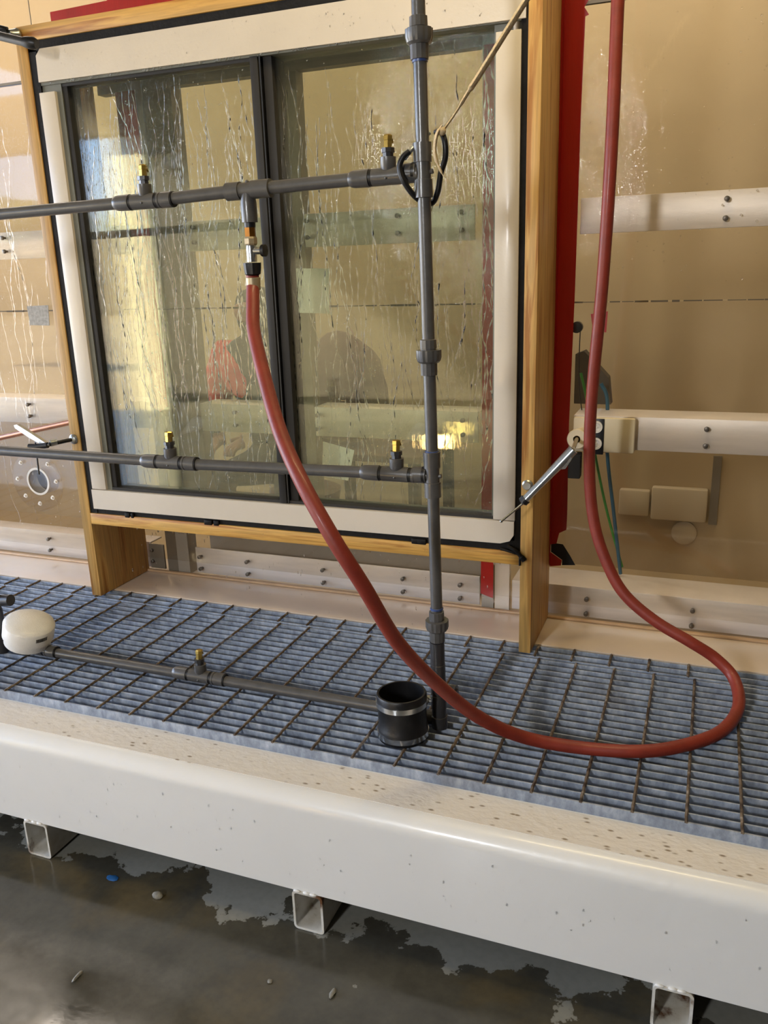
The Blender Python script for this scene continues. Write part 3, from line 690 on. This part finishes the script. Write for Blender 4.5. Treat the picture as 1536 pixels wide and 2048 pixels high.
MB().lathe((1.612, .175, .585), (.06, 1, -.12), [(0, .010), (0, .026), (.003, .028), (.095, .028), (.095, .010)], 28, close=False).build('roll_body', 'cream_plastic', rl)
# fitting at top left corner
tf = thing('pipe_fitting', (.1, -.2, 1.62), 'short dark pipe with end fitting reaching in at the top left window corner', 'pipe fitting')
MB().cyl((-.25, -.10, 1.792), (.13, -.10, 1.682), .0115, 16).build('arm_pipe', 'pvc_dark', tf)
MB().lathe((.120, -.10, 1.685), (1, .15, -.22), [(0, .013), (.012, .0155), (.030, .0165), (.040, .012)], 16).build('end_fitting', 'black', tf)
tf2 = thing('toggle_clamp', (0, -.02, 1.72), 'clamp bolt with round washer at the top left corner of the pine box', 'clamp')
MB().lathe((.012, -.0005, 1.735), (-.2, -1, 0), [(0, .017), (.006, .018), (.012, .014), (.03, .009)], 18).build('washer_bolt', 'zinc', tf2)
MB().cyl((.004, -.03, 1.742), (-.16, -.10, 1.79), .009, 14).build('clamp_arm', 'black', tf2)

# ================================================================== TAPES, OUTLET, PORT, ETC ON THE CLEAR WALL
def flat(poly, y, th=.0012): return MB().prism([(x, y - th, z) for x, z in poly], (0, th, 0))
tp = thing('red_tape', (1.55, .27, .17), 'long red tape down the wall right of the pine box, ragged at its foot', 'tape')
flat([(1.530, .166), (1.563, .172), (1.565, .189), (1.5305, .212), (1.5305, .237), (1.548, .241), (1.555, .275), (1.576, .287), (1.577, .336), (1.574, .6), (1.579, 1.0), (1.580, 1.45), (1.583, 1.655), (1.592, 1.658), (1.580, 1.676), (1.589, 1.69), (1.584, 2.1), (1.5305, 2.1)], YA - .0005).build('wall_strip', 'red_tape', tp, 0)
MB().prism([(1.5292, y, z) for y, z in ((.277, .166), (.262, .18), (.255, .4), (.258, .8), (.250, 1.2), (.236, 1.6), (.235, 2.0), (.277, 2.0))], (.0012, 0, 0)).build('board_strip', 'red_tape', tp, 0)
flat([(-.097, 1.835), (.5, 1.815), (1.52, 1.815), (1.52, 1.895), (.135, 1.882), (.125, 1.876), (-.097, 1.872)], YA - .0005).build('red_tape', 'red_tape', smooth=0, label='red tape strip along the top of the pine box on the wall behind', cat='tape')
flat([(1.312, .052), (1.330, .046), (1.352, .040), (1.354, .30), (1.355, 1.62), (1.318, 1.62), (1.314, .30)], YA - .0005).build('red_tape', 'red_tape', smooth=0, label='red tape strip behind the right window pane, its end hanging below', cat='tape')
flat([(.118, .62), (.160, .60), (.193, .62), (.193, 1.62), (.118, 1.62)], YA - .0005).build('red_tape', 'red_tape', smooth=0, label='red tape strip on the wall behind the left window pane', cat='tape')
flat([(1.632, .872), (1.668, .868), (1.670, .925), (1.624, .918)], YA - .0005).build('red_sticker', 'red_tape', smooth=0, label='small orange red sticker on the clear wall behind the hanging hose', cat='sticker')
ou = thing('outlet_box', (1.675, .265, .53), 'cream plastic box with a black centre strip and two round knobs on the middle rail', 'outlet box')
MB().box(1.588, 1.760, .258, YA - .0005, .532, .632, .006).build('box_body', 'cream_plastic', ou)
MB().box(1.640, 1.676, .254, .2585, .527, .630, .001).build('centre_strip', 'black', ou)
for z in (.607, .559): MB().lathe((1.655, .2545, z), (0, -1, 0), [(0, .017), (.006, .017), (.006, .012), (.002, .010), (.002, .004), (.008, .004)], 24).build('round_knob', 'white_pvc', ou)
po = thing('access_port', (-.43, .27, .21), 'clear round access port with white ring and seven bolts low on the left wall', 'access port')
pc = V(-.438, YA - .001, .312)
MB().lathe(pc, (0, -1, 0), [(0, .045), (0, .118), (.008, .118), (.008, .045)], 48, close=False).build('clear_flange', 'acrylic', po, 30)
MB().lathe(pc + V(0, .0115, 0), (0, 1, 0), [(-.014, .046), (-.014, .0545), (0, .0545), (.040, .0545), (.040, .046)], 40, close=False).build('ring_sleeve', 'white_pvc', po)
MB().lathe(pc + V(0, .0445, 0), (0, 1, 0), [(0, .0458), (.006, .0458)], 40).build('port_plug', plain('plug_grey', srgb(112, 104, 98), .5), po)
for x, z in ((-.502, .384), (-.372, .385), (-.343, .319), (-.370, .254), (-.437, .226), (-.503, .253), (-.530, .319)):
    MB().lathe((x, YA - .0092, z), (0, -1, 0), [(0, .0085), (.002, .0085), (.002, .005), (.008, .0045)], 14).build('port_bolt', 'white_pvc', po)
flat([(-.365, .900), (-.277, .898), (-.270, .969), (-.368, .967)], YA - .0004, .001).build('film_patch', plain('film_grey', srgb(150, 146, 138), .35, 0, .2, 90), smooth=0, label='wrinkled grey film patch on the clear wall left of the pine box', cat='patch')
flat([(.704, .932), (.828, .928), (.833, 1.062), (.708, 1.066)], YA - .0004, .0006).build('paper_note', 'paper', smooth=0, label='upright blank paper sheet on the wall seen through the right pane', cat='paper')
flat([(.772, .405), (.866, .395), (.893, .498), (.784, .522)], YA - .0004, .0006).build('paper_note', 'paper', smooth=0, label='tilted blank paper sheet low on the wall seen through the right pane', cat='paper')

# ================================================================== INSIDE THE CHAMBER
for nm, mt, pts, r, lb in (('cable', 'cord_green', [(1.585, .40, .74), (1.605, .40, .66), (1.640, .41, .47), (1.68, .42, .30), (1.73, .43, .13)], .004, 'thin green cord hanging behind the clear wall'),
                           ('cable', 'cord_blue', [(1.645, .40, .71), (1.665, .40, .66), (1.672, .40, .50), (1.700, .41, .30), (1.727, .42, .11)], .0055, 'thicker blue cord hanging behind the clear wall'),
                           ('cable', 'black', [(1.585, .36, .87), (1.583, .37, .80), (1.585, .38, .70), (1.60, .38, .60)], .0015, 'thin black wire below the black knob behind the clear wall')):
    MB().tube(spline(pts, 8), r, 8).build(nm, mt, smooth=60, label=lb, cat='cord', group='cords behind the clear wall')
MB().lathe((1.583, .30, .880), (0, 1, 0), [(0, .012), (.002, .016), (.02, .016), (.03, .01)], 20).build('round_knob', 'black', label='round black knob beside the red tape behind the clear wall', cat='knob')
MB().prism([(x, .45, z) for x, z in ((1.56, .64), (1.56, .79), (1.585, .80), (1.66, .72), (1.67, .64))], (0, .05, 0)).build('dark_bracket', plain('bracket_dark', srgb(78, 68, 52), .7), label='dark angled bracket above the outlet box behind the clear wall', cat='bracket')
MB().box(1.58, 1.615, .24, YA - .001, .455, .528, .003).build('reflection_block', 'dark_cloth', label='dark block standing in for a hazy reflection under the cream outlet box', cat='block')  # solid block modelled in place of a hazy reflection
flat([(1.5315, .238), (1.548, .241), (1.567, .24), (1.59, .205), (1.606, .177), (1.566, .173), (1.566, .19), (1.532, .213)], YA - .0002, .001).build('rubber_scrap', 'black', smooth=0, label='dark rubber scrap at the ragged lower end of the red tape', cat='rubber')
MB().box(1.985, 2.020, 1.735, 1.7485, -.10, .216).build('reflection_strip', 'post_brown', label='dim dark strip standing in for a hazy reflection under the middle rail', cat='strip')  # a hazy reflection modelled as a dim strip on the back wall
jc = thing('reflection_boxes', (1.78, 1.72, -.08), 'dim pale boxes standing in for hazy reflections in the lower clear wall', 'box')  # hazy reflections modelled as low-contrast boxes on the back wall
MB().box(1.592, 1.728, 1.705, 1.7485, -.076, .046, .01).build('box_body', M['box_dim'], jc)
MB().box(1.735, 1.975, 1.700, 1.7485, -.086, .067, .01).build('box_body', M['box_dim'], jc)
MB().lathe((1.885, 1.749, -.150), (0, -1, 0), [(0, .055), (.012, .055), (.02, .04)], 24).build('round_cover', M['box_dim'], jc)

MB().box(.225, 1.306, .408, .418, ZF + .021, .262).build('low_panel', 'post_grey', label='plain brownish panel behind the bottom rail, under the pine box', cat='panel')

# person seated inside the chamber, seen dimly through the wet glass
def skinned(name, chains, mat, parent, levels=2):
    me = bpy.data.meshes.new(name); vs = []; es = []; rs = []; idx = {}
    org = WL[parent.name]
    for ch in chains:
        prev = None
        for p, r in ch:
            k = tuple(round(c, 4) for c in p)
            if k not in idx: idx[k] = len(vs); vs.append(Vector(p) - org); rs.append(r)
            i = idx[k]
            if prev is not None: es.append((prev, i))
            prev = i
    me.from_pydata(vs, es, []); me.update()
    o = bpy.data.objects.new(name, me); COL.objects.link(o); o.parent = parent
    md = o.modifiers.new('skin', 'SKIN'); md.use_smooth_shade = True
    lay = me.skin_vertices[0] if len(me.skin_vertices) else None
    if lay is None:
        bm = bmesh.new(); bm.from_mesh(me); bm.verts.layers.skin.verify(); bm.to_mesh(me); bm.free(); lay = me.skin_vertices[0]
    for i, r in enumerate(rs): lay.data[i].radius = (r, r) if not isinstance(r, tuple) else r
    lay.data[0].use_root = True
    sd = o.modifiers.new('sub', 'SUBSURF'); sd.levels = levels; sd.render_levels = levels
    dg = bpy.context.evaluated_depsgraph_get(); me2 = bpy.data.meshes.new_from_object(o.evaluated_get(dg))
    o.modifiers.clear(); o.data = me2; me2.materials.clear(); me2.materials.append(M[mat]); me2.polygons.foreach_set('use_smooth', [True] * len(me2.polygons))
    return o
PY = 1.05
pe = thing('person', (.16, PY + .15, ZF), 'person in a red jacket and dark hood seated behind the clear wall, dimly seen', 'person')
pel = (.20, PY + .20, .23); ch = (.14, PY + .10, .52); nk = (.115, PY + .03, .80); hd = (.115, PY, .90)
def P(x, y, z): return (x, PY + y, z)
skinned('body', [[(pel, .15), (P(.17, .16, .38), .145), (ch, .17), (P(.125, .05, .72), .13), (nk, .062), (P(.115, .01, .86), .06), (hd, .088), (P(.115, 0, .965), .085)],
    [(pel, .15), (P(.28, .05, .22), .09), (P(.36, -.25, .24), .068), (P(.36, -.22, -.02), .055), (P(.36, -.20, -.32), .042), (P(.36, -.30, -.345), .035)],
    [(pel, .15), (P(.10, .05, .22), .09), (P(.04, -.25, .23), .068), (P(.04, -.22, -.02), .055), (P(.04, -.20, -.32), .042), (P(.04, -.30, -.345), .035)],
    [(P(.125, .05, .72), .13), (P(-.06, .06, .70), .07), (P(-.12, .02, .50), .052), (P(-.02, -.20, .42), .042), (P(.04, -.25, .40), .03)],
    [(P(.125, .05, .72), .13), (P(.30, .06, .70), .07), (P(.38, .0, .50), .052), (P(.26, -.20, .42), .042), (P(.20, -.25, .40), .03)]], 'dark_cloth', pe)
skinned('red_jacket', [[(P(.14, .10, .48), .185), (P(.125, .06, .70), .150), (P(-.065, .06, .71), .092), (P(-.130, .02, .50), .074), (P(-.03, -.19, .42), .058)],
    [(P(.125, .06, .70), .150), (P(.31, .06, .70), .085), (P(.385, .0, .50), .066), (P(.27, -.19, .42), .055)]], 'red_cloth', pe)
skinned('hood', [[(P(.12, .06, .78), .085), (P(.12, .035, .87), .108), (P(.12, .035, .955), .106), (P(.12, .03, 1.0), .07)]], 'dark_cloth', pe)
skinned('face', [[(P(.115, -.055, .86), .045), (P(.115, -.065, .90), .055), (P(.115, -.06, .945), .05)], [(P(.115, -.065, .90), .055), (P(.115, -.115, .895), .012)]], 'skin', pe)
for sx, hx in ((.05, 1), (.19, -1)):
    chs = [[(P(sx, -.26, .395), .026), (P(sx + hx * .02, -.31, .385), .028)]]
    for k in range(4):
        fx = sx + hx * (.0 + k * .014); L = (.030, .034, .033, .026)[k]
        chs.append([(P(sx + hx * .02, -.31, .385), .028), (P(fx, -.335, .382), .0095), (P(fx, -.335 - L, .372), .0085), (P(fx, -.345 - L, .352), .007)])
    chs.append([(P(sx, -.26, .395), .026), (P(sx + hx * .035, -.285, .405), .0105), (P(sx + hx * .05, -.31, .402), .009)])
    skinned('hand', chs, 'skin', pe, 1)
stl = thing('stool', (.2, PY + .2, ZF), 'plain round stool under the seated person behind the clear wall', 'stool')
MB().lathe((.2, PY + .22, .02), (0, 0, 1), [(0, .16), (.05, .17), (.06, .15)], 28).build('seat', 'brown_cloth', stl)
for a in range(4):
    aa = a * math.pi / 2 + .6; MB().cyl((.2 + .19 * math.cos(aa), PY + .22 + .19 * math.sin(aa), ZF + .001), (.2 + .11 * math.cos(aa), PY + .22 + .11 * math.sin(aa), .022), .012, 10).build('leg', 'zinc', stl)
bd = MB().ball((.56, PY - .12, .60), .20, 3, (1.0, .55, 1.12))
for v in bd.b.verts:
    s_ = 1 + .05 * math.sin(v.co.x * 31) * math.cos(v.co.z * 27 + 1); c_ = V(.56, PY - .12, .60); v.co = c_ + (v.co - c_) * s_
bd.build('cloth_bundle', 'brown_cloth', smooth=80, label='large rounded purple brown bundle beside the person behind the wet right pane', cat='bundle')
tbl = thing('side_table', (.45, PY + .05, ZF), 'low dark table carrying the brown bundle inside the chamber', 'table')
MB().box(.43, .95, PY - .30, PY + .20, .345, .372, .004).build('tabletop', 'brown_cloth', tbl)
for x in (.455, .92):
    for y in (-.27, .17): MB().box(x - .02, x + .02, PY + y - .02, PY + y + .02, ZF + .001, .345).build('leg', 'dark_cloth', tbl)

# ================================================================== FLOOR DEBRIS
def chip(x, y, r, name, mat, lb, sc=(1, 1, .4), seed=1):
    Rn = random.Random(seed); b = MB().ball((x, y, ZF + r * sc[2] * .8), r, 2, sc)
    for v in b.b.verts: v.co += Vector((Rn.uniform(-1, 1), Rn.uniform(-1, 1), Rn.uniform(-.3, .3))) * r * .12
    b.build(name, mat, label=lb, cat='debris', smooth=50)
chip(.652, -.783, .014, 'blue_scrap', 'blue_chip', 'small blue scrap on the wet floor', (1.2, .7, .12), 2)
chip(.799, -.800, .012, 'pebble', 'asphalt_chip', 'rounded grey pebble on the wet floor by the left foot tube', (1.2, .9, .6), 3)
chip(.779, -1.057, .013, 'concrete_chip', 'asphalt_chip', 'slender pale chip on the floor near the lower left', (.35, 1.3, .3), 4)
chip(1.313, -.915, .011, 'concrete_chip', 'asphalt_chip', 'upright oblong pale chip on the floor right of the middle foot tube', (.5, 1.3, .4), 5)
chip(1.175, -.93, .006, 'concrete_chip', 'asphalt_chip', 'tiny pale chip left of the oblong chip on the floor', (1, 1, .4), 6)

# ================================================================== YARD (seen only as reflections)
MB().box(-40, -3.0, -26, -25.5, ZF, 2.6).build('boundary_wall', 'building', label='long low grey boundary wall across the yard', cat='wall')
for i, (x, h) in enumerate(((-36, 2.2), (-28.5, 2.8), (-21, 2.2), (-13.5, 2.6))):
    t = thing('tree', (x, -30, ZF), ('%s leafy tree behind the boundary wall' % ('farthest left', 'second from left', 'third from left', 'rightmost')[i]), 'tree', 'trees behind the boundary wall')
    b = MB(); Rn = random.Random(i)
    for k in range(9): b.ball((x + Rn.uniform(-2, 2), -30 + Rn.uniform(-1, 1), 1.5 + h * Rn.uniform(.4, 1)), Rn.uniform(.9, 1.5), 2, (1.2, 1, .7))
    b.build('crown', 'leaf', t); MB().cyl((x, -30, ZF), (x, -30, 2.2), .18, 10).build('trunk', 'building_dark', t)

# added lamp behind the camera, put in for the warm glint in wet glass
wl = thing('glint_lamp', (.27, -3.05, ZF), 'added warm lamp on a low stand, put in for the window glint', 'lamp')
m_, nt, bs, _ = newmat('lamp_glow'); bs.inputs['Emission Color'].default_value = (1, .62, .22, 1); bs.inputs['Emission Strength'].default_value = 26
MB().box(.20, .36, -3.008, -3.002, -.11, -.02, .001).build('lamp_lens', m_, wl)
MB().box(.19, .37, -3.07, -3.0085, -.125, -.005, .006).build('lamp_housing', 'black', wl)
MB().box(.26, .30, -3.06, -3.02, ZF + .02, -.126, .004).build('lamp_post', 'black', wl)
MB().box(.18, .38, -3.13, -2.95, ZF + .001, ZF + .02, .004).build('lamp_base', 'black', wl)
